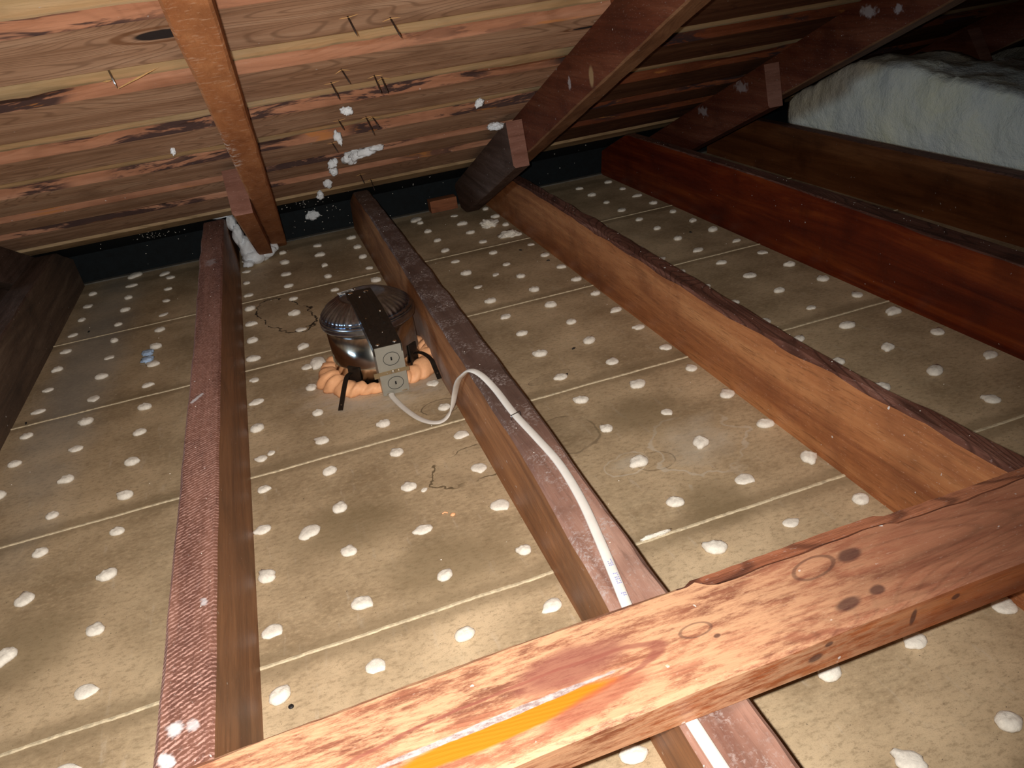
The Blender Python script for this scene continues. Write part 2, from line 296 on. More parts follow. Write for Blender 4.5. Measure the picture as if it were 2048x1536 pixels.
M['black_metal'] = simple('black_painted_metal', (0.018, 0.013, 0.010), 0.32, 0.3, 0.5, 0.3, 200)
M['boxgrey'] = simple('grey_box_metal', (0.40, 0.39, 0.34), 0.45, 0.35, 0.5, 0.06, 60)
M['brass'] = simple('yellow_zinc_strap', (0.46, 0.36, 0.22), 0.35, 0.7, 0.5, 0.1, 60)
M['screw'] = simple('bright_screw', (0.75, 0.72, 0.66), 0.25, 1.0)
M['dark'] = simple('dark_slot', (0.008, 0.008, 0.008), 0.8)
M['label'] = simple('white_sticker', (0.62, 0.62, 0.60), 0.5, var=.03)
M['ink'] = simple('blue_grey_ink', (0.25, 0.27, 0.50), 0.6)
M['cable'] = simple('white_cable_jacket', (0.70, 0.66, 0.61), 0.42, 0, 0.45, 0.05, 50)
M['staple'] = simple('staple_wire', (0.6, 0.65, 0.7), 0.25, 1.0)
M['nail'] = simple('dark_nail', (0.055, 0.038, 0.032), 0.45, 0.6)
M['splinter'] = simple('fresh_wood_splinter', (0.70, 0.42, 0.17), 0.8, var=.2)
M['chip'] = simple('black_dropping', (0.012, 0.010, 0.010), 0.6)
M['blue'] = simple('pale_blue_paper', (0.42, 0.56, 0.78), 0.8, var=.1)

# ------------------------------------------------------------------ object helpers
def V(p): return Vector(p) * I
def link(name, bm, mats, parent=None, base=None, smooth=False):
    """bm in inches, world coordinates; base = origin of the object in inches."""
    if not isinstance(mats, (list, tuple)): mats = [mats]
    base = Vector(base or (0, 0, 0))
    pb = Vector(parent['_b']) if (parent is not None and '_b' in parent) else Vector((0, 0, 0))
    bmesh.ops.recalc_face_normals(bm, faces=bm.faces)
    me = bpy.data.meshes.new(name)
    off = base if parent is None else pb
    for v in bm.verts: v.co = (v.co - off) * I
    bm.to_mesh(me); bm.free()
    for m in mats: me.materials.append(m)
    if smooth:
        for p in me.polygons: p.use_smooth = True
    o = bpy.data.objects.new(name, me); C.objects.link(o)
    if parent is None: o.location = base * I; o['_b'] = tuple(base)
    else: o.parent = parent; o['_b'] = tuple(pb)
    return o
def tag(o, label, cat, group=None, kind=None):
    if kind: o['kind'] = kind
    o['label'] = label; o['category'] = cat
    if group: o['group'] = group
    return o
def empty(name, base, label, cat, group=None):
    o = bpy.data.objects.new(name, None); C.objects.link(o); o.empty_display_size = 0.02
    o.location = V(base); o['_b'] = tuple(base)
    return tag(o, label, cat, group)
def loft(bm, rings, closed=True, caps=True, matfn=None):
    vs = [[bm.verts.new(p) for p in r] for r in rings]; n = len(rings[0])
    for i in range(len(vs) - 1):
        for j in range(n if closed else n - 1):
            k = (j + 1) % n
            try: f = bm.faces.new((vs[i][j], vs[i][k], vs[i + 1][k], vs[i + 1][j]))
            except ValueError: continue
            if matfn: f.material_index = matfn(i, j)
    if caps and closed:
        for r, e in ((vs[0], 0), (vs[-1], 1)):
            f = bm.faces.new(r)
            if matfn: f.material_index = matfn(-1 - e, 0)
    return vs
def box(bm, x0, x1, y0, y1, z0, z1, mi=0):
    vs = [bm.verts.new((x, y, z)) for z in (z0, z1) for x, y in ((x0, y0), (x1, y0), (x1, y1), (x0, y1))]
    for f in ((0, 1, 2, 3), (4, 5, 6, 7), (0, 1, 5, 4), (1, 2, 6, 5), (2, 3, 7, 6), (3, 0, 4, 7)):
        q = bm.faces.new([vs[i] for i in f]); q.material_index = mi
    return vs
def tube(bm, pts, r, n=10, flat=1.0, caps=True, up=Vector((0, 0, 1))):
    pts = [Vector(p) for p in pts]; rings = []
    for i, p in enumerate(pts):
        t = (pts[min(i + 1, len(pts) - 1)] - pts[max(i - 1, 0)]).normalized()
        s = t.cross(up)
        if s.length < 1e-3: s = t.cross(Vector((1, 0, 0)))
        s.normalize(); u = s.cross(t).normalized()
        rr = r[i] if isinstance(r, (list, tuple)) else r
        rings.append([p + s * math.cos(a) * rr + u * math.sin(a) * rr * flat for a in [2 * math.pi * k / n for k in range(n)]])
    loft(bm, rings, caps=caps)
def spline(pts, n=8):
    pts = [Vector(p) for p in pts]; q = [2 * pts[0] - pts[1]] + pts + [2 * pts[-1] - pts[-2]]; o = []
    for i in range(1, len(q) - 2):
        a, b, c, d = q[i - 1:i + 3]
        for k in range(n):
            t = k / n
            o.append(0.5 * ((2 * b) + (c - a) * t + (2 * a - 5 * b + 4 * c - d) * t * t + (3 * b - a - 3 * c + d) * t ** 3))
    return o + [pts[-1]]
def interp(tab, y):
    tab = sorted(tab)
    if y <= tab[0][0]: return tab[0][1]
    for (a, u), (b, v) in zip(tab, tab[1:]):
        if y <= b: return u + (v - u) * (y - a) / (b - a)
    return tab[-1][1]
def nz(a, b=0.0, c=0.0): return noise.noise(Vector((a, b, c)))
TAN = 0.41667
def deck(y): return 3.0 + (67 - y) * TAN      # underside of the roof boards

# ------------------------------------------------------------------ setting
JX = [(-17.1, -14.95), (-0.1, 1.86), (15.3, 17.0), (31.26, 32.6), (47.69, 49.4), (62.7, 64.2)]
XMIN, XMAX, YMIN, YEND = -62, 112, -46, 66.6
bm = bmesh.new()
nx, ny = 60, 40
gv = [[bm.verts.new((XMIN + (XMAX - XMIN) * i / nx, YMIN + (YEND - YMIN) * j / ny, 0)) for i in range(nx + 1)] for j in range(ny + 1)]
for j in range(ny):
    for i in range(nx): bm.faces.new((gv[j][i], gv[j][i + 1], gv[j + 1][i + 1], gv[j + 1][i]))
ext = bmesh.ops.extrude_face_region(bm, geom=list(bm.faces))
for e in ext['geom']:
    if isinstance(e, bmesh.types.BMVert): e.co.z = -0.75
floor = link('floor', bm, M['floor']); floor['kind'] = 'structure'

def hidden(x, y):
    for a, b in JX:
        if a - 0.3 < x < b + 0.3: return True
        if b > CP.x and b - 0.3 < x < CP.x + (b - CP.x) * 24.8 / 19.4 - 0.45: return True
        if a < CP.x and CP.x + (a - CP.x) * 24.8 / 19.4 + 0.3 < x < a: return True
    return -9.3 < y < -3.8
def proj(p):
    q = MR.transposed() @ (Vector(p) - CP)
    if q.z > -1: return None
    return 1024 - 1559.95 * q.x / q.z, 768 + 1559.95 * q.y / q.z, -q.z

# plaster squeezed up through the joints between the lath courses
for k, sy in enumerate([-32.0, -16.0, 0.0, 15.8, 31.9, 48.2]):
    bm = bmesh.new()
    edges = [XMIN] + [v for a, b in JX for v in (a, b)] + [XMAX]
    for a, b in zip(edges[::2], edges[1::2]):
        n = max(4, int((b - a) / 0.18)); rings = []
        for i in range(n + 1):
            x = a + (b - a) * i / n
            wd = 0.10 + 0.03 * nz(x * 1.7, sy) + 0.02 * nz(x * 6, sy); cy = sy + 0.05 * nz(x * 0.4, sy, 5) + 0.02 * nz(x * 3, sy)
            h = 0.055 + 0.03 * nz(x * 4, sy, 3)
            rings.append([(x, cy - wd, 0.003), (x, cy - wd * 0.5, h), (x, cy + wd * 0.5, h), (x, cy + wd, 0.003)])
        loft(bm, rings, closed=False, caps=False)
    link('seam_ridge', bm, M['ridge'], floor)

# plaster keys
def key_bm(kind, p, s=1.0, rot=0.0, sx=1.0, bm=None):
    own = bm is None
    if own: bm = bmesh.new()
    rnd = random.Random(kind * 13 + 5); n = 20
    tail = kind % 4 in (0, 1, 3); ta = rnd.uniform(0, 6.28); tl = rnd.uniform(0.05, 0.3) if tail else 0
    H = 0.14 + 0.2 * rnd.random()
    prof = [(1.0, 0.0), (1.02, 0.35), (0.88, 0.75), (0.55, 0.98), (0.22, 1.0)]
    rings = []
    for q, (pr, ph) in enumerate(prof):
        r = []
        for i in range(n):
            a = 6.2832 * i / n
            rad = 0.43 * pr * (1 + 0.12 * nz(math.cos(a) * 1.5 + kind * 3.1, math.sin(a) * 1.5, kind) + 0.06 * nz(math.cos(a) * 4, math.sin(a) * 4 + kind, q * .3))
            d = abs((a - ta + math.pi) % (2 * math.pi) - math.pi)
            rad += tl * math.exp(-(d / 0.30) ** 2) * (1 if q < 3 else 0.3)
            if kind % 5 == 2: rad -= 0.13 * math.exp(-(abs((a - ta + 2.2 + math.pi) % 6.2832 - math.pi) / 0.35) ** 2) * pr
            x, y = math.cos(a) * rad * sx, math.sin(a) * rad * 0.92
            zz = H * ph * (1 + 0.25 * nz(x * 5, y * 5, kind * 7))
            X = x * math.cos(rot) - y * math.sin(rot); Y = x * math.sin(rot) + y * math.cos(rot)
            r.append((p[0] + X * s, p[1] + Y * s, p[2] + zz * s))
        rings.append(r)
    loft(bm, rings, caps=True)
    return bm
keys = []
for cx in [2.45 + 4 * k for k in range(-14, 27)]:
    for row in range(-11, 17):
        b = row // 4; sy = {-3: -48, -2: -32, -1: -16, 0: 0, 1: 15.8, 2: 31.9, 3: 48.2, 4: 64.4}[b] if b in (-3, -2, -1, 0, 1, 2, 3, 4) else b * 16.1
        y = sy + 2 + 4 * (row % 4) * 1.005
        if y > 63.2: continue
        off = {0: 0.2 if cx < 0 else 0.12}.get(0)
        x = cx + (0.05 if cx < 16 else 0.2) + random.uniform(-0.1, 0.1); y += random.uniform(-0.1, 0.1)
        if math.hypot(x - 11.6, y - 26.3) < 5.0 or any(a - 0.35 < x < c + 0.35 for a, c in JX): continue
        if -0.3 > x > -3.2: continue
        if x > 64 and y > 0: continue
        pj = proj((x, y, 0)); vis = pj is not None and -30 < pj[0] < 2080 and -30 < pj[1] < 1570 and not hidden(x, y)
        keys.append((0 if vis else 1, pj[2] if pj else 999, x, y))
keys.sort()
rk = random.Random(3)
rest = bmesh.new()
for i, (hid, d, x, y) in enumerate(keys):
    kd = rk.randrange(16); s = rk.uniform(0.82, 1.12); ro = rk.uniform(-0.6, 0.6); sx = rk.uniform(0.95, 1.25)
    if i < 97 and not hid: link('plaster_key', key_bm(kd, (x, y, 0), s, ro, sx), M['plaster'], floor, smooth=True)
    else: key_bm(kd, (x, y, 0), s, ro, sx, bm=rest)
for p, s in [((22.4, 64.0, 0), 1.7), ((-6.3, 64.2, 0), 1.3), ((-9.6, 66.0, 0), 1.8), ((16.0, 62.9, 0), 1.3), ((24.9, 39.9, 0), .8)]:
    key_bm(2, p, s, 1.0, 1.2, bm=rest)
ks = link('plaster_key_field', rest, M['plaster'], floor, smooth=True); ks['kind'] = 'stuff'
for p, s, kd in [((4.75, 8.6, 0), 1.3, 2), ((3.2, 18.1, 0), .55, 1), ((11.2, 9.4, 0), 0.4, 5)]:
    link('plaster_key', key_bm(kd, p, s, 0.8, 1.15), M['plaster'], floor, smooth=True)

# roof layer of shakes, black felt towards the eave, back wall, plate
bm = bmesh.new()
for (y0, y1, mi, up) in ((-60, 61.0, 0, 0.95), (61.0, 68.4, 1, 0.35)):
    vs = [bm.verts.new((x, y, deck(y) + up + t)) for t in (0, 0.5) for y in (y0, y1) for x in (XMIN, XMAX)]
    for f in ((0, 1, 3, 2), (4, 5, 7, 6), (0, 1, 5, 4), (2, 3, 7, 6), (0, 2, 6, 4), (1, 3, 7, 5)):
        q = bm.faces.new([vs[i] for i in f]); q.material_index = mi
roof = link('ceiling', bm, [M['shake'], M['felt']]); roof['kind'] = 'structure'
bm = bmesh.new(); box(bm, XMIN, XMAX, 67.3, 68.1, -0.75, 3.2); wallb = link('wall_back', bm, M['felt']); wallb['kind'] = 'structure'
bm = bmesh.new(); box(bm, XMIN, XMAX, YEND + 0.02, 67.28, -0.75, 0.12); o = link('trim_1', bm, M['plate']); o['kind'] = 'structure'

# ------------------------------------------------------------------ roof boards
boards = []; boards_r = []
BR = [f'reddish roof board with flash falloff painted in, right of the dark centre rafter, {w_}' for w_ in ('behind the camera', 'far above the picture', 'above the picture edge', 'topmost, near the picture edge',
      'with a fresh pale splinter', 'third from the top edge', 'middle one, crossing above the upper right block', 'fifth from the top edge', 'sixth from the top edge', 'next to the lowest strip')] + ['lowest pale strip board right of the dark centre rafter']
BY = [(-17.9, -13.0), (-9.8, -4.9), (-1.7, 3.2), (6.3, 11.2), (14.5, 19.25), (22.5, 27.3), (30.75, 35.1), (38.8, 43.6), (45.5, 49.4), (51.6, 56.9), (58.3, 60.7)]
BL = ['roof board farthest behind, high over the observer', 'roof board overhead, out past the top of the picture', 'roof board overhead just above the picture edge',
      'roof board at the very top left with warm yellow light on it', 'wide brown roof board with flowing grain and a black knot, topmost in view',
      'second roof board from the top, rosy edge below a pale strip', 'third roof board down, with torn bark and dark knots on its edge',
      'fourth roof board down, dark rotted hollow in its edge right of the rafter', 'fifth roof board down, crossed by the white wool tufts',
      'dull grey-brown wide roof board second from the black eave', 'narrow tan strip board lowest on the roof, above the black eave']
for bi, ((y0, y1), lb) in enumerate(zip(BY, BL)):
    for side, (xa, xb) in enumerate(((XMIN, 30.38), (30.42, XMAX))):       # split over the dark rafter; right parts carry painted flash falloff
        bm = bmesh.new(); n = 90; rings = []
        for i in range(n + 1):
            x = xa + (xb - xa) * i / n; sd = bi + side * 20
            a = y0 + 0.12 * nz(x * 0.05, sd) + 0.05 * nz(x * 0.5, sd); b = y1 + 0.12 * nz(x * 0.05, sd, 9) + 0.04 * nz(x * 0.6, sd, 4)
            wane = max(0, nz(x * 0.09, bi * 2.3, 7) - 0.12) * 1.5 + 0.3 * max(0, nz(x * 0.7, sd, 2))
            t = 0.78
            nd = Vector((0, TAN, 1)).normalized()
            def P(y, h): return Vector((x, y, deck(y))) + nd * h
            rings.append([P(a + 0.02, 0.03), P(a + 0.04 + wane * 0.15, t * 0.62), P(a + 0.04 + wane * 0.9, t), P(b, t), P(b + 0.03, 0.03), P(b - 0.05, 0), P(a + 0.06, 0)])
        loft(bm, rings, matfn=lambda i, j: 1 if j in (0, 1, 6) else 0)
        if bi == 10: m = [M['board_pale'], M['board_pale']]
        else: m = [M['board_falloff'], M['board_falloff_edge']] if side else [M['board'], M['board_edge']]
        o = link('roof_board', bm, m)
        tag(o, lb if not side else BR[bi], 'board', 'roof sheathing boards')
        (boards if not side else boards_r).append(o)
def board_at(y, x=0): return (boards_r if x > 30.4 else boards)[min(range(len(BY)), key=lambda i: abs((BY[i][0] + BY[i][1]) / 2 - y))]

# ------------------------------------------------------------------ joists
def joist(xb0, xb1, tl, tr, z1, y0, y1, mats, label, wane=0.12, seed=0, cutoff=0.05, endy=None):
    bm = bmesh.new(); rings = []
    n = int((y1 - y0) / 0.8)
    for i in range(n + 1):
        y = y0 + (y1 - y0) * i / n
        zt = min(z1, deck(y) - cutoff)
        f = zt / z1
        L = interp(tl, y) + 0.05 * nz(y * 0.25, seed) ; R = interp(tr, y) + 0.05 * nz(y * 0.25, seed, 4)
        L = xb0 + (L - xb0) * f; R = xb1 + (R - xb1) * f
        wl = wane * (1 + 0.9 * nz(y * 0.35, seed, 1) + 0.4 * nz(y * 2, seed, 1)); wr = wane * (1 + 0.9 * nz(y * 0.35, seed, 2) + 0.4 * nz(y * 2.2, seed, 8))
        wl, wr = max(0.03, wl), max(0.03, wr)
        j = 0.012 * nz(y * 3, seed, 6)
        rings.append([(xb0, y, 0.0), (xb1, y, 0.0), (R, y, zt - wr), (R - wr, y, zt + j), (L + wl, y, zt + j), (L, y, zt - wl)])
    loft(bm, rings, matfn=lambda i, j: (2 if i < 0 else (1 if j in (2, 3, 4) else 0)))
    o = link('ceiling_joist', bm, mats)
    return tag(o, label, 'joist', 'ceiling joists over the lath')
EG = M['endgrain']
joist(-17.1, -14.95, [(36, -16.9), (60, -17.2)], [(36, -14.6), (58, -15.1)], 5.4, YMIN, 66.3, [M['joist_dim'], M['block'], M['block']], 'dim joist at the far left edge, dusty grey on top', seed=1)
joist(0.2, 1.86, [(-40, -.1), (-1.8, -0.15), (25, -0.19), (50, -0.45)], [(-6, 1.66), (34, 1.62), (66, 1.7)], 5.4, YMIN, 66.3, [M['joist_left'], M['joist_sawn'], EG], 'joist left of the light can, its top striped with diagonal saw marks', seed=2)
joist(15.3, 16.95, [(-14, 14.6), (-8.5, 14.72), (-0.6, 15.08), (2.8, 15.19), (24, 15.33), (48, 15.6), (66, 15.6)], [(-40, 16.9), (-8.5, 16.92), (-.8, 16.98), (6.6, 17.17), (27, 17.3), (66, 17.3)], 5.4, YMIN, 66.3, [M['joist_dusted'], M['joist_top2'], EG], 'middle joist right of the light can, white cable stapled on top', seed=3, wane=0.16)
joist(31.26, 32.6, [(-8, 31.6), (-3.9, 31.5), (4.3, 31.05), (11, 30.8), (28.7, 31.0), (41, 31.3)], [(-40, 32.9), (-8, 32.9), (1, 32.1), (15.7, 32.3), (32, 32.5), (66, 32.6)], 5.4, YMIN, 66.3, [M['joist'], M['joist_top'], EG], 'long orange-brown joist with dark ragged top, right of the joist with the cable', seed=4, wane=0.2)
joist(47.69, 49.4, [(5, 47.4), (12, 47.5), (31, 48.2), (44, 48.3)], [(7, 49.2), (23, 49.6), (45, 49.4)], 5.85, YMIN, 66.9, [M['joist_red'], M['joist_top'], M['block']], 'deep red glossy joist at the right, grey sloped end by the eave', seed=5, wane=0.1)
joist(62.7, 64.2, [(19, 62.45), (28, 62.7), (39, 62.9), (51, 63.2)], [(-40, 64.1), (66, 64.2)], 5.4, YMIN, 66.3, [M['joist_brown'], M['joist_top'], EG], 'brown joist running in front of the white insulation batt', seed=6, wane=0.08)

# strongback lying across the joists
bm = bmesh.new(); rings = []
x0, x1 = -44.0, 47.0; n = 300
for i in range(n + 1):
    x = x0 + (x1 - x0) * i / n
    wn = 0.20 + 0.08 * nz(x * 0.4) if x < 16.9 else 0.20 + 0.45 * min(1, (x - 16.9) / 0.5) + 0.10 * nz(x * 0.8)
    rg = (0.03 * nz(x * 5.5) + 0.03 * nz(x * 1.7, 4)) if x > 16.7 else 0.01 * nz(x * 2)
    yn = -13.62 - 0.28 * (1 - min(1, max(0, (x - 8) / 12))) + 0.05 * nz(x * 0.3, 3)
    yf = -10.03 + 0.05 * nz(x * 0.2, 8) + (0.16 if 16.9 < x < 24 else 0) - 0.25 * max(0, min(1, (10 - x) / 8))
    z1 = 7.12
    rings.append([(x, -13.5, 5.6), (x, yn, z1 - 0.14), (x, yn + 0.12, z1), (x, yf - wn, z1), (x, yf - wn * 0.72, z1 - 0.06 - 0.07 * (wn > .3)), (x, yf + rg + .02, z1 - 0.16 + 0.03 * nz(x * 4, 2)), (x, yf - 0.05, 5.6)])
loft(bm, rings, matfn=lambda i, j: 1 if j == 0 else (2 if j in (3, 4) and i > 198 else 0))
beam = tag(link('strongback', bm, [M['beam'], M['beam_face'], M['beam_wane']]), 'rough reddish plank lying across the joists in the foreground, with a pale resin seam', 'beam')

# ------------------------------------------------------------------ rafters and the blocks nailed beside them
def rafter(x0, x1, y0, y1, mats, label, seed, off=3.8, foot=0.0):
    bm = bmesh.new(); rings = []; n = int((y1 - y0) / 1.0)
    for i in range(n + 1):
        y = y0 + (y1 - y0) * i / n
        a = x0 + 0.05 * nz(y * 0.2, seed); b = x1 + 0.05 * nz(y * 0.2, seed, 3); c = 0.12 * (1 + 0.7 * nz(y * 0.5, seed, 5)); 
        zt = deck(y) - 0.02; zb = max(0.13, deck(y) - off + 0.04 * nz(y * 0.3, seed, 8))
        zt = max(zt, zb + 0.3)
        rings.append([(a, y, zt), (b, y, zt), (b, y, zb + c), (b - c, y, zb), (a + c, y, zb), (a, y, zb + c)])
    loft(bm, rings, matfn=lambda i, j: 1 if j in (2, 3, 4) else (2 if i < 0 else 0))
    return tag(link('rafter', bm, mats), label, 'rafter', 'sloping rafters under the roof boards')
YB = -45
rafter(5.62, 7.3, YB, 64.6, [M['rafter'], M['rafter'], M['rafter']], 'orange-brown rafter coming down from the top left to the white wool scrap', 1)
rafter(29.6, 31.2, YB, 65.3, [M['rafter_dark'], M['rafter_under'], M['block']], 'dark red-brown rafter from the top centre down to the far end of the joist', 2)
rafter(53.7, 55.4, YB, 65.3, [M['rafter_dark'], M['rafter_under'], M['block']], 'shaded rafter at the upper right passing in front of the insulation batt', 3)
rafter(77.7, 79.3, YB, 65.3, [M['rafter_dark'], M['rafter_under'], M['block']], 'rafter at the far top right corner, half sunk behind the insulation', 4)
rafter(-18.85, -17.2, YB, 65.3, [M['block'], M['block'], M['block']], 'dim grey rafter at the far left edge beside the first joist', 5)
def sister(x0, x1, ytop, ybot, mats, label, up=0.75, dn=4.9, lean=0.0, y1=65.6):
    bm = bmesh.new(); rings = []; n = 30
    for i in range(n + 1):
        t = i / n
        yt = ytop + (y1 - ytop) * t; yb = ybot + (y1 - 1.6 - ybot) * t
        zt = max(0.5, deck(yt) - up - (0.25 if t > 0.97 else 0)); zb = max(0.14, deck(yb) - dn)
        c = 0.12
        rings.append([(x0, yt, zt), (x1, yt, zt), (x1, yb, zb), (x0 + c * 1.5, yb, zb), (x0, yb - 0.0, zb + c * 2)])
    loft(bm, rings, matfn=lambda i, j: 1 if i == -1 else 0)
    return tag(link('sister_block', bm, mats), label, 'block', 'short blocks nailed to the left of each rafter')
sister(4.05, 5.58, 39.3, 36.6, [M['rafter'], EG], 'short pinkish block end nailed left of the orange-brown rafter above the wool scrap')
sister(28.05, 29.56, 41.0, 40.3, [M['block'], EG], 'block with a rough reddish sawn end on the dark centre rafter', dn=4.95)
sister(52.1, 53.66, 38.3, 37.5, [M['rafter_dark'], EG], 'block with a pale brown end left of the shaded upper right rafter', dn=4.8)
sister(76.1, 77.66, 39.6, 37.4, [M['rafter_dark'], EG], 'block on the farthest right rafter, just above the insulation', dn=4.8)
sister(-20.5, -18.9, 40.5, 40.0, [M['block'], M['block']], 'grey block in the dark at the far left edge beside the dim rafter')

bm = bmesh.new(); box(bm, 24.6, 27.9, 65.0, 66.5, 0.13, 1.55)
bmesh.ops.bevel(bm, geom=list(bm.edges), offset=0.06, segments=1)
tag(link('nailer_block', bm, M['nailer'], base=(26, 65.7, 0)), 'small reddish wood block lying at the eave beside the centre rafter foot', 'block')

# ------------------------------------------------------------------ recessed light
CX, CY, RC = 11.6, 26.3, 3.12
lt = empty('recessed_light', (CX, CY, 0), 'round metal recessed light can with a fluted cap, standing in orange foam', 'light fixture')
def lathe(bm, prof, n=64, c=(CX, CY), mod=None):
    rings = []
    for k, (r, z) in enumerate(prof):
        rings.append([(c[0] + (r + (mod(k, r, z, 6.28318 * i / n) if mod else 0)) * math.cos(6.28318 * i / n), c[1] + (r + (mod(k, r, z, 6.28318 * i / n) if mod else 0)) * math.sin(6.28318 * i / n), z) for i in range(n)])
    loft(bm, rings)
bm = bmesh.new(); lathe(bm, [(RC, 0.02), (RC, 1.5), (RC + .02, 1.55), (RC, 1.6), (RC, 4.45)]); link('housing', bm, M['steel'], lt, smooth=True)
bm = bmesh.new(); prof = [(3.2, 4.15), (3.36, 4.18), (3.40, 4.32), (3.34, 4.45), (3.40, 4.55), (3.40, 4.66), (3.30, 4.76)]
lathe(bm, prof, 96); link('rim', bm, M['cap'], lt, smooth=True)
def flute(k, r, z, a):
    e = math.sin(max(0, min(1, (z - 4.8) / 1.2)) * math.pi)
    return 0.040 * e * (math.sin(a * 46 + 1.6 * math.sin(a * 5)) + 0.7 * math.sin(a * 29 + 2) + 0.6 * math.sin(a * 13))
bm = bmesh.new(); pr = [(3.30, 4.76)] + [(3.30 - 1.6 * t, 4.76 + 1.24 * t ** 0.58) for t in [i / 12 for i in range(1, 13)]] + [(1.4, 6.04), (0.3, 6.05)]
lathe(bm, pr, 288, mod=flute); link('cap', bm, M['cap'], lt, smooth=True)
# black cover plate sloping from the dome down to the junction box
def pl(u, v, h=0.0):                           # u across 0..1, v along 0 (box) .. 1 (dome)
    a0, a1 = Vector((10.98, 20.15, 4.36)), Vector((12.86, 20.1, 4.36)); b0, b1 = Vector((10.42, 26.3, 6.34)), Vector((12.2, 26.2, 6.34))
    a = a0.lerp(a1, u); b = b0.lerp(b1, u); nrm = Vector((0, -0.31, 0.95))
    return a.lerp(b, v) + nrm * (h + 0.34 * math.sin(max(0, min(1, v)) * math.pi))
def plbox(bm, u0, u1, v0, v1, h0, h1):
    n = max(1, int((v1 - v0) * 10))
    loft(bm, [[pl(u0, v, h0), pl(u1, v, h0), pl(u1, v, h1), pl(u0, v, h1)] for v in [v0 + (v1 - v0) * i / n for i in range(n + 1)]])
    return
    vs = [bm.verts.new(pl(u, v, h)) for h in (h0, h1) for u, v in ((u0, v0), (u1, v0), (u1, v1), (u0, v1))]
    for f in ((0, 1, 2, 3), (4, 5, 6, 7), (0, 1, 5, 4), (1, 2, 6, 5), (2, 3, 7, 6), (3, 0, 4, 7)): bm.faces.new([vs[i] for i in f])
bm = bmesh.new(); plbox(bm, 0, 1, 0, 1, -0.05, 0.02)
plbox(bm, 0, 0.03, 0, 0.97, -0.75, -0.05); plbox(bm, 0.97, 1, 0, 0.97, -0.75, -0.05)
for u in (0.14, 0.72): plbox(bm, u, u + 0.07, 0.3 if u > .5 else .25, 0.93, 0.02, 0.07)
plbox(bm, 0.42, 0.47, 0.12, 0.8, 0.02, 0.05)
cov = link('cover_plate', bm, M['black_metal'], lt)
def dot(bm, c, r, nrm, h=0.05, n=14, sx=1.0):
    nrm = Vector(nrm).normalized(); s = nrm.cross(Vector((0, 0, 1)));
    if s.length < .01: s = Vector((1, 0, 0))
    s.normalize(); u = nrm.cross(s); c = Vector(c)
    loft(bm, [[c + nrm * hh + (s * math.cos(6.2832 * i / n) * sx + u * math.sin(6.2832 * i / n)) * rr for i in range(n)] for hh, rr in ((0, r), (h * .6, r), (h, r * .7))])
PN = (0, -0.31, 0.95)
for u, v, r, sx in [(0.17, 0.95, 0.12, 1.5), (0.76, 0.93, 0.12, 1.5), (0.42, 1.03, 0.07, 1), (0.42, 0.84, 0.08, 1), (0.2, 0.42, 0.09, 1), (0.83, 0.5, 0.08, 1), (0.2, 0.03, 0.11, 1.3), (0.8, 0.03, 0.11, 1.3), (.55, .18, .05, 1)]:
    bm = bmesh.new(); dot(bm, pl(u, v, 0.02), r, PN, 0.04, sx=sx); link('rivet', bm, M['screw'], cov, smooth=True)
# junction box
BX0, BX1, BY0, BY1, BZ0, BZ1 = 11.05, 12.88, 21.4, 23.3, 0.18, 4.3
bm = bmesh.new(); box(bm, BX0, BX1, BY0, BY1, BZ0, BZ1)
bmesh.ops.bevel(bm, geom=list(bm.edges), offset=0.05, segments=2)
jb = link('junction_box', bm, M['boxgrey'], lt)
for zc in (3.2, 1.1):
    bm = bmesh.new(); n = 40; c = (12.03, BY0 - 0.005, zc)
    for r0, r1 in ((0.52, 0.55),):
        rr = [[(c[0] + math.cos(6.2832 * i / n) * r, c[1] - d, c[2] + math.sin(6.2832 * i / n) * r) for i in range(n)] for r, d in ((r1, 0), (r1, .02), (r0, .02), (r0, 0))]
        loft(bm, rr, caps=False)
    kn = link('knockout', bm, M['dark'], jb)
    bm = bmesh.new(); box(bm, c[0] - 0.05, c[0] + 0.05, BY0 - 0.03, BY0 + .01, zc - 0.13, zc + 0.13); link('pry_slot', bm, M['dark'], kn)
bm = bmesh.new(); box(bm, BX0 - 0.06, BX1 + 0.06, BY0 - 0.05, BY0 - 0.002, 1.96, 2.26); box(bm, BX0 - 0.36, BX0 - .02, BY0 + 0.0, BY0 + .05, 1.8, 2.26); box(bm, BX1 + .02, BX1 + .22, BY0, BY0 + .05, 1.9, 2.22)
sp = link('strap', bm, M['brass'], jb)
bm = bmesh.new()
for dx, r in ((0, .13), (-0.42, .05), (.38, .06)): dot(bm, (12.0 + dx, BY0 - 0.05, 2.11), r, (0, -1, 0), 0.07)
link('strap_screw', bm, M['screw'], sp, smooth=True)
bm = bmesh.new()
for x in (11.3, 12.35): box(bm, x, x + 0.38, BY0 - 0.03, BY0 + .01, 0.22, 0.36)
link('tab', bm, M['screw'], jb)
bm = bmesh.new(); box(bm, 9.95, 11.1, 26.95, 27.5, 6.055, 6.07)
bmesh.ops.rotate(bm, verts=bm.verts, cent=(10.5, 27.2, 6.06), matrix=Matrix.Rotation(0.18, 3, 'Z'))
st = link('barcode_sticker', bm, M['label'], lt); st['label'] = 'white barcode sticker'
bm = bmesh.new(); xx = 10.2
rb = random.Random(5)
while xx < 10.9:
    wd = rb.choice((0.02, 0.035, 0.05)); box(bm, xx, xx + wd, 27.06, 27.38, 6.07, 6.076); xx += wd + rb.choice((0.02, 0.03))
bmesh.ops.rotate(bm, verts=bm.verts, cent=(10.5, 27.2, 6.06), matrix=Matrix.Rotation(0.18, 3, 'Z'))
link('barcode', bm, M['dark'], st)
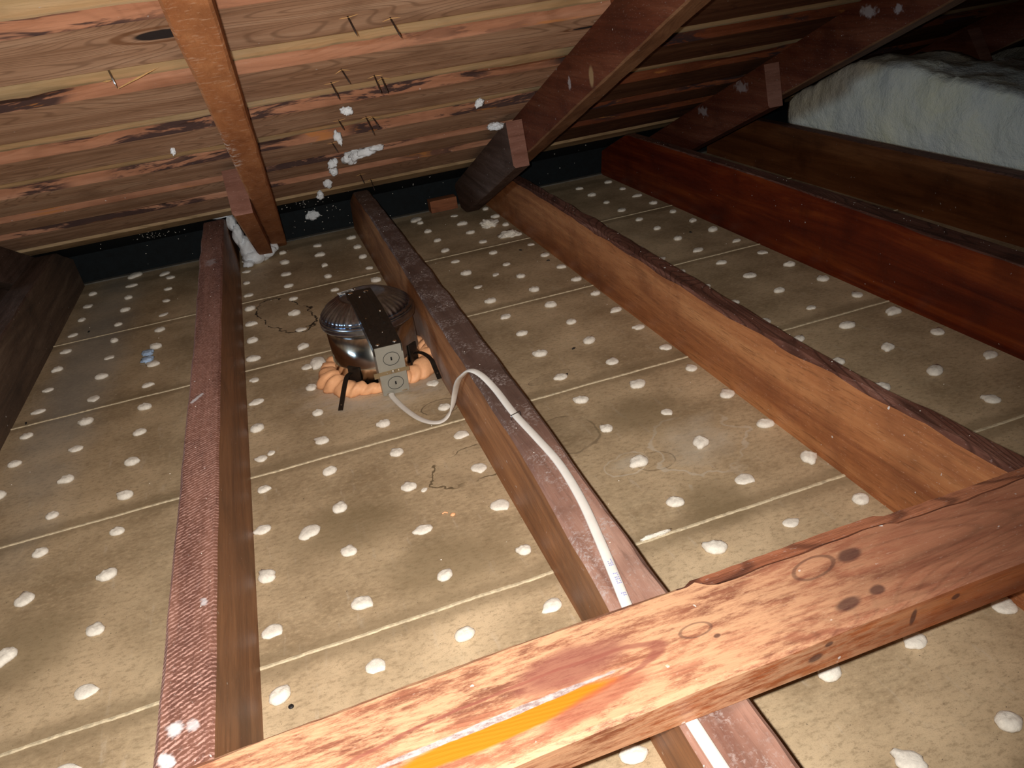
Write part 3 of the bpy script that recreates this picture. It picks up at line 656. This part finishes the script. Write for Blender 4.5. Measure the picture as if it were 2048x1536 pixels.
# the box leans forward with the plate
for o_ in [jb] + [c_ for c_ in lt.children_recursive if c_.parent == jb or (c_.parent and c_.parent.parent == jb)]:
    for v_ in o_.data.vertices: v_.co.y -= 0.29 * (v_.co.z - BZ0 * I)
# spring clips
def clip(ang, strip, zc, lab):
    d = Vector((math.cos(ang), math.sin(ang), 0)); s = Vector((-d.y, d.x, 0)); c = Vector((CX, CY, 0)) + d * (RC + 0.08)
    bm = bmesh.new()
    vs = [bm.verts.new(c + s * a + Vector((0, 0, z)) + d * h) for h in (-0.06, 0.05) for a, z in ((-0.5, zc - .85), (0.42, zc - 0.9), (0.5, zc + .75), (-0.42, zc + 0.85))]
    for f in ((0, 1, 2, 3), (4, 5, 6, 7), (0, 1, 5, 4), (1, 2, 6, 5), (2, 3, 7, 6), (3, 0, 4, 7)): bm.faces.new([vs[i] for i in f])
    cl = link('retaining_clip', bm, M['black_metal'], lt)
    bm = bmesh.new(); pts = spline(strip, 6); rings = []
    for i, p in enumerate(pts):
        t = (pts[min(i + 1, len(pts) - 1)] - pts[max(0, i - 1)]).normalized(); sd = t.cross(Vector((0, 0, 1)))
        sd = sd.normalized() if sd.length > .05 else s; u = sd.cross(t)
        rings.append([p + sd * a + u * b for a, b in ((-0.17, -0.02), (0.17, -0.02), (0.17, 0.02), (-0.17, 0.02))])
    loft(bm, rings); sp_ = link('spring_strip', bm, M['black_metal'], cl)
    e = pts[-4]; bm = bmesh.new(); dot(bm, e + Vector((0, 0, .02)), 0.07, (0, 0, 1), 0.02); link('strip_hole', bm, M['screw'], sp_)
clip(math.radians(231), [(9.35, 23.65, 1.5), (9.0, 23.2, 1.45), (8.6, 22.4, 1.0), (8.3, 21.8, 0.55), (8.0, 21.1, 0.15)], 1.0, 'left')
clip(math.radians(-42), [(14.0, 24.0, 1.6), (14.5, 23.6, 1.65), (14.95, 23.0, 1.3), (15.05, 22.4, 0.8), (15.1, 21.6, 0.3)], 1.5, 'right')

# foam collar
bm = bmesh.new(); rings = []; N = 220; K = 20
for i in range(N):
    a = 6.28318 * i / N
    fold = abs(math.sin(a * 11 + 2.2 * nz(math.cos(a) * 2, math.sin(a) * 2))) ** 0.6
    deg = math.degrees(a) % 360
    front = math.exp(-((deg - 262) / 26) ** 2)
    big = 1 + 0.25 * math.exp(-((deg - 200) / 28) ** 2) + 0.3 * math.exp(-((deg - 340) / 30) ** 2)
    tr = 0.86 * (0.62 + 0.26 * fold + 0.20 * nz(math.cos(a) * 3, math.sin(a) * 3, 4)) * big * (1 - 0.45 * front)
    R = 3.70 + 0.22 * nz(math.cos(a) * 1.5, math.sin(a) * 1.5, 9) - 0.05 * front + (0.1 if 150 < deg < 235 else 0)
    r = []
    for k in range(K):
        b = 6.28318 * k / K
        q = tr * (1 + 0.12 * nz(a * 9, b * 1.6) + 0.05 * nz(a * 25, b * 4))
        z = q * math.sin(b) * 1.0 + 0.22
        r.append((CX + (R + q * math.cos(b)) * math.cos(a + 0.10 * math.sin(b)), CY + (R + q * math.cos(b)) * math.sin(a + 0.10 * math.sin(b)), max(0.01, z)))
    rings.append(r)
rings.append(rings[0])
loft(bm, rings, caps=False); bmesh.ops.remove_doubles(bm, verts=bm.verts, dist=1e-4)
tag(link('foam_collar', bm, M['foam'], base=(CX, CY, 0), smooth=True), 'lumpy orange expanding foam around the foot of the light can', 'foam')
bm = bmesh.new(); key_bm(3, (7.35, 29.8, 0.02), 1.5, 1.6, 1.2, bm=bm)
tag(link('plaster_chunk', bm, M['plaster'], base=(7.35, 29.8, 0), smooth=True), 'white plaster flake lodged at the left side of the orange foam', 'plaster')

# cable and staple
cp = [(11.55, 21.2, 0.34), (11.6, 20.6, 0.3), (12.0, 18.9, 0.22), (12.6, 17.1, 0.2), (13.3, 16.1, 0.2), (14.0, 15.85, 0.3), (14.6, 15.75, 1.0), (14.85, 14.9, 2.5), (14.85, 13.3, 4.0),
      (14.95, 11.9, 5.05), (15.2, 10.8, 5.78), (15.55, 9.8, 5.85), (15.85, 8.2, 5.62), (15.97, 5.6, 5.5), (16.2, 2.8, 5.5), (16.35, 0.4, 5.5), (16.2, -2.4, 5.5), (15.85, -5.0, 5.5), (15.5, -7.2, 5.5),
      (15.2, -9.2, 5.5), (15.0, -12, 5.5), (14.95, -14.5, 5.5), (15.0, -20, 5.5), (15.3, -40, 5.5)]
bm = bmesh.new(); tube(bm, spline(cp, 8), 0.2, 12, 0.42)
cable = tag(link('electrical_cable', bm, M['cable'], smooth=True), 'white flat cable looping from the light can over the middle joist', 'cable')
rr = random.Random(2)
def ink(cx, cy, z, ang, n):
    bm = bmesh.new()
    for k in range(n):
        t = k * 0.1
        ox = cx + math.sin(ang) * t; oy = cy - math.cos(ang) * t
        for q in range(3):
            if rr.random() < .8:
                u = -0.07 + q * 0.06; px = ox + math.cos(ang) * u; py = oy + math.sin(ang) * u
                box(bm, px - 0.02, px + 0.02, py - 0.03, py + 0.03, z, z + 0.004)
    link('printed_text', bm, M['ink'], cable)
for cx, cy, n in [(15.66, -6.35, 4), (15.56, -7.1, 6), (15.40, -8.1, 2), (15.34, -8.75, 4)]: ink(cx, cy, 5.586, -0.13, n)
bm = bmesh.new(); tube(bm, [(15.72, 5.2, 5.38), (15.72, 5.2, 5.62), (15.76, 5.22, 5.645), (16.22, 5.38, 5.645), (16.26, 5.4, 5.62), (16.26, 5.4, 5.38)], 0.03, 8)
tag(link('cable_staple', bm, M['staple'], base=(16, 5.3, 5.4), smooth=True), 'thin bright staple holding the cable on the middle joist', 'staple')

# ------------------------------------------------------------------ insulation batt
bm = bmesh.new(); rings = []; n = 190
def btop(x, y):
    t = interp([(-20, 10.3), (5, 10.4), (20, 10.9), (29, 11.8), (36, 12.8), (41, 12.6), (46, 10.6), (52, 7.4)], y)
    t -= max(0, x - 66) * 0.10
    t += 0.55 * nz(x * 0.16, y * 0.10, 3) + 0.42 * nz(x * 0.45, y * 0.25, 1) + 0.3 * abs(nz(x * 0.8, y * 0.5, 6)) + 0.1 * nz(x * 2, y * 2)
    t = min(t, deck(y) - 0.8)
    if 73 < x < 82: t = min(t, deck(y) - 5.5)
    return t
for i in range(n + 1):
    y = -30 + 81.5 * i / n; e = min(1, (51.5 - y) / 2.0 + .25)
    r = [(100, y, 0.02), (64.55, y, 0.02), (64.55, y, 3.0), (64.5, y, 5.3)]
    H = max(5.9, btop(64.8, y))
    for k in range(14):
        f = k / 13; z = 5.45 + (H - 0.5 - 5.45) * f
        bulge = 0.35 * math.sin(f * math.pi) + 0.3 * nz(y * 0.35, z * 0.35, 2) + 0.14 * nz(y * 1.1, z * 1.1, 5) + 0.06 * nz(y * 3, z * 3)
        r.append((64.35 - bulge * e, y, z))
    for k in range(34):
        x = 64.6 + (35.4) * (k / 33) ** 1.3
        r.append((x, y, max(5.8 if x < 70 else 3.5, btop(x, y)) - (0.25 if k == 0 else 0)))
    rings.append(r)
loft(bm, rings)
tag(link('insulation_batt', bm, M['batt'], base=(80, 10, 0), smooth=True), 'thick white glass wool insulation batt with dirty folded top at the upper right', 'insulation')

# white wool scrap beside the orange-brown rafter foot
def lumps(bm, pts, seed, sub=3, amp=0.3):
    for k, (p, r) in enumerate(pts):
        res = bmesh.ops.create_icosphere(bm, subdivisions=sub, radius=1.0)
        for v in res['verts']:
            d = v.co.normalized(); q = 1 + amp * nz(d.x * 1.6 + seed + k, d.y * 1.6, d.z * 1.6) + amp * 0.6 * nz(d.x * 5 + seed, d.y * 5 + k, d.z * 5)
            v.co = Vector(p) + Vector((d.x * r[0], d.y * r[1], d.z * r[2])) * q
bm = bmesh.new()
lumps(bm, [((1.5, 62.2, 5.55), (1.3, 0.7, 0.35)), ((2.25, 61.8, 4.6), (0.5, 0.8, 1.0)), ((2.6, 61.2, 3.3), (0.55, 0.9, 1.2)), ((3.1, 60.9, 1.9), (0.8, 0.9, 1.2)), ((3.5, 60.7, 0.8), (1.1, 1.1, 0.85)), ((4.7, 61.3, 0.9), (1.2, 0.9, 0.8)), ((5.4, 61.9, 1.0), (1.0, .7, .6)), ((2.9, 59.8, 0.4), (0.6, 0.8, 0.4))], 3)
tag(link('wool_scrap', bm, M['fibre'], base=(3.5, 61, 0), smooth=True), 'torn scrap of white wool draped from the joist end to the lath', 'insulation')

# wool tufts on the nails and roof boards
def tuft(p, r, seed, label, name='wool_tuft', mat='fibre', cat='insulation', grp=None, n=3):
    bm = bmesh.new(); rr = random.Random(seed)
    lumps(bm, [((p[0] + rr.uniform(-.4, .4) * r[0], p[1] + rr.uniform(-.2, .2) * r[1], p[2] + rr.uniform(-.5, .3) * r[2]), (r[0] * rr.uniform(.5, .8), r[1] * rr.uniform(.5, .8), r[2] * rr.uniform(.5, .9))) for _ in range(n)], seed, 3, 0.55)
    return tag(link(name, bm, M[mat], base=p, smooth=True), label, cat, grp)
def onroof(x, y, h): return (x, y - 0.385 * h, deck(y) - 0.923 * h)
g = 'wool tufts caught on the roof boards'
tuft(onroof(13.73, 31.4, .3), (.5, .3, .3), 1, 'smudged wool tuft on the torn board edge, topmost of the column of tufts', grp=g)
tuft(onroof(13.27, 37.6, .3), (.35, .3, .55), 2, 'small wool tuft hanging on a nail, second of the column from the top', grp=g)
bm = bmesh.new()
lumps(bm, [(onroof(14.6, 45.2, .2), (.7, .5, .5)), (onroof(15.3, 44.6, .2), (.75, .5, .5)), (onroof(16.1, 44.2, .2), (.8, .45, .45)), (onroof(16.9, 43.6, .2), (.6, .35, .3)), (onroof(14.9, 46.4, .2), (.4, .5, .3))], 8, 3, .5)
tag(link('wool_tuft', bm, M['fibre'], smooth=True), 'largest ragged white wool tuft, right of the column of small ones', 'insulation', g)
tuft(onroof(13.05, 45.3, .3), (.5, .4, .45), 4, 'thin wispy wool tuft left of the largest one', grp=g)
tuft(onroof(13.2, 48.8, .3), (.42, .4, .5), 5, 'rounded wool tuft just under the wispy one', grp=g)
tuft(onroof(12.63, 53.0, .3), (.45, .4, .5), 6, 'ragged wool tuft second from the bottom of the column', grp=g)
tuft(onroof(11.99, 57.5, .3), (.5, .4, .5), 7, 'lowest wool tuft of the column, above the black eave', grp=g)
tuft(onroof(24.36, 35.4, .25), (.4, .3, .4), 9, 'single wool tuft alone on a board left of the dark rafter', grp=g)
tuft(onroof(1.68, 33.9, .2), (.22, .2, .3), 11, 'tiny wool tuft on a board left of the orange-brown rafter', grp=g)
tuft((27.6, 42.3, 12.75), (.8, .7, .3), 12, 'grey crumbly debris heaped on the block beside the dark rafter', 'debris_heap', 'fibre', 'debris', n=8)
tuft((11.2, 67.2, 2.2), (.9, .12, .7), 13, 'faint wool splash on the black back wall between two joists', n=4)
tuft((29.0, 55.5, .3), (.9, 1.0, .5), 14, 'crumbled plaster heap at the left foot of the long orange-brown joist', 'plaster_crumbs', 'plaster', 'plaster', n=9)
tuft((29.6, 50.5, .2), (1.0, .9, .35), 15, 'smaller plaster crumbs nearer the camera along the same joist foot', 'plaster_crumbs', 'plaster', 'plaster', n=8)
tuft((20.6, 0.05, .12), (.8, .12, .12), 16, 'plaster crumbs along the lath joint right of the middle joist', 'plaster_crumbs', 'plaster', 'plaster', n=9)
bm = bmesh.new()
for (dx, dy) in ((0, 0), (.35, -1.5)):
    lumps(bm, [((-6.1 + dx * .3, 40.6 + dy, .16), (.5, .55, .2))], 17 + dx, 3, .5)
tag(link('paper_scrap', bm, M['blue'], base=(-6, 40, 0), smooth=True), 'pale blue scrap over a plaster key left of the saw-marked joist', 'scrap')

# ------------------------------------------------------------------ nails
NL = [((13.38, 17.3), 'left nail of the topmost pair in the knotted board', 1.05), ((15.67, 18.2), 'right nail of the topmost pair in the knotted board', 1.15), ((13.25, 24.3), 'lone nail in the second board, up and left of the bent group', 1.0),
      ((12.67, 26.3), 'leftmost nail above the torn bark edge', 1.15), ((15.42, 26.3), 'left nail of the close pair above the torn bark edge', 1.25), ((15.96, 26.9), 'right nail of the close pair above the torn bark edge', 1.1),
      ((13.35, 34.3), 'short nail holding the second wool tuft', .8), ((15.41, 34.7), 'left nail of the pair above the largest wool tuft', 1.5), ((15.9, 34.9), 'right shorter nail of the pair above the largest wool tuft', .9),
      ((12.96, 40.0), 'nail standing above the wispy wool tuft', .9), ((16.0, 53.3), 'nail just above the far end of the middle joist', 1.1), ((17.3, 56.6), 'nail at the lowest roof board right of the middle joist end', 1.4),
      ((1.16, 20.4), 'bright nail tip with a long splinter, left of the orange-brown rafter', .5)]
for k, ((x, y), lb, ln) in enumerate(NL):
    base = Vector((x, y, deck(y) + (0.8 if k == 12 else 0))); tip = Vector(onroof(x, y, ln)) + Vector((0.25 + .1 * math.sin(k), 0, 0))
    bm = bmesh.new(); tube(bm, [base, base.lerp(tip, .8), tip], [0.05, 0.045, 0.008], 8)
    tag(link('roof_nail', bm, M['staple'] if k == 12 else M['nail'], smooth=True), lb, 'nail', 'nails poking through the roof boards')
    bm = bmesh.new()
    for sgn, L_ in ((1, 0.55 if k != 12 else 2.6), (-1, 0.45)):
        if k == 12 and sgn > 0: a = tip + Vector((0.05, 0, 0)); b = Vector(onroof(x + 2.5, y - 0.7, .05))
        else: a = Vector(onroof(x, y, .06)); b = Vector(onroof(x + sgn * L_, y - 0.12 * sgn, .02 + 0.1 * (k % 3)))
        tube(bm, [a, a.lerp(b, .5), b], [0.05, 0.045 if k != 12 else .1, 0.006], 6, 0.5)
    link('splinter', bm, M['splinter'], board_at(y))

# splinters that stand on other boards
for (x, y, dx, dy) in [(46.5, 25.5, 1.4, -.5), (50.2, 21, 1.6, -.3)]:
    bm = bmesh.new(); a = Vector(onroof(x, y, .1)); b = Vector(onroof(x + dx, y + dy, .3)); tube(bm, [a, a.lerp(b, .5), b], [.06, .1, .01], 6, .5)
    link('splinter', bm, M['splinter'], board_at(y, x))

# ------------------------------------------------------------------ little things on the lath
DC = [((3.0, -2.65), 'small round black washer-like spot by the near edge of the lath'), ((25.1, 21.3), 'black dropping on the lath right of the middle joist, the upper one'), ((23.15, 17.8), 'black dropping beside a plaster key right of the middle joist'),
      ((-12.2, 50.1), 'black crumb near a joint in the far left bay'), ((-14.0, 32.3), 'black crumb against the leftmost joist foot'), ((44.6, 38.8), 'black dropping beside the deep red joist'),
      ((29.1, 45.0), 'black crumb by the foot of the long orange-brown joist'), ((30.3, 40.3), 'black crumb closest to the long orange-brown joist foot')]
for k, ((x, y), lb) in enumerate(DC):
    bm = bmesh.new(); a = 0.4 * k
    if k == 0: lumps(bm, [((x, y, .06), (.12, .12, .06))], 1, 2, .1)
    else: tube(bm, [(x - .17 * math.cos(a), y - .17 * math.sin(a), .05), (x, y, .07), (x + .17 * math.cos(a), y + .17 * math.sin(a), .05)], [.04, .075, .03], 8)
    tag(link('dropping', bm, M['chip'], base=(x, y, 0), smooth=True), lb, 'crumb', 'black crumbs on the lath')
bm = bmesh.new(); lumps(bm, [((12.1, 6.4, .07), (.14, .12, .08))], 4, 2, .2); tube(bm, [(11.6, 6.75, .05), (11.75, 6.8, .07), (11.9, 6.7, .05)], .04, 6)
tag(link('foam_crumb', bm, M['foam'], base=(12, 6.5, 0), smooth=True), 'tiny peach-coloured crumb on the lath in front of the light can', 'crumb')

# fine plaster dust specks, one scatter per surface they lie on
rr = random.Random(11)
def speck(bm, p, r):
    res = bmesh.ops.create_icosphere(bm, subdivisions=1, radius=1.0)
    for v in res['verts']: v.co = Vector(p) + Vector((v.co.x * r * rr.uniform(.6, 1.5), v.co.y * r, v.co.z * r * .8))
jo = [o for o in C.objects if o.name.startswith('ceiling_joist')]
for k, a, b, z in ((1, 0.2, 1.5, 5.41), (2, 15.6, 16.8, 5.41), (3, 31.5, 32.2, 5.41), (4, 48.4, 49.2, 5.86)):
    bm = bmesh.new()
    for _ in range(26): speck(bm, (rr.uniform(a, b), rr.uniform(-6, 60), z), rr.uniform(.012, .03))
    link('plaster_dust', bm, M['plaster'], jo[k])['kind'] = 'stuff'
bm = bmesh.new()
for _ in range(80): speck(bm, (rr.uniform(-14, 46), rr.uniform(-6, 64), .02), rr.uniform(.015, .04))
link('plaster_dust', bm, M['plaster'], floor)['kind'] = 'stuff'
bm = bmesh.new()
for _ in range(90):
    y = rr.uniform(62, 66.5); x = rr.choice((rr.uniform(-12, 45), rr.gauss(11, 2.5), rr.gauss(-6, 1)))
    speck(bm, (x, y, deck(y) + .33), rr.uniform(.02, .07))
link('plaster_dust', bm, M['plaster'], roof)['kind'] = 'stuff'
bm = bmesh.new()
for _ in range(60): speck(bm, (rr.choice((rr.uniform(-12, 45), rr.gauss(12, 2.5))), 67.27, rr.uniform(.3, 3)), rr.uniform(.02, .08))
link('plaster_dust', bm, M['plaster'], wallb)['kind'] = 'stuff'
for o in C.objects:
    if '_b' in o: del o['_b']
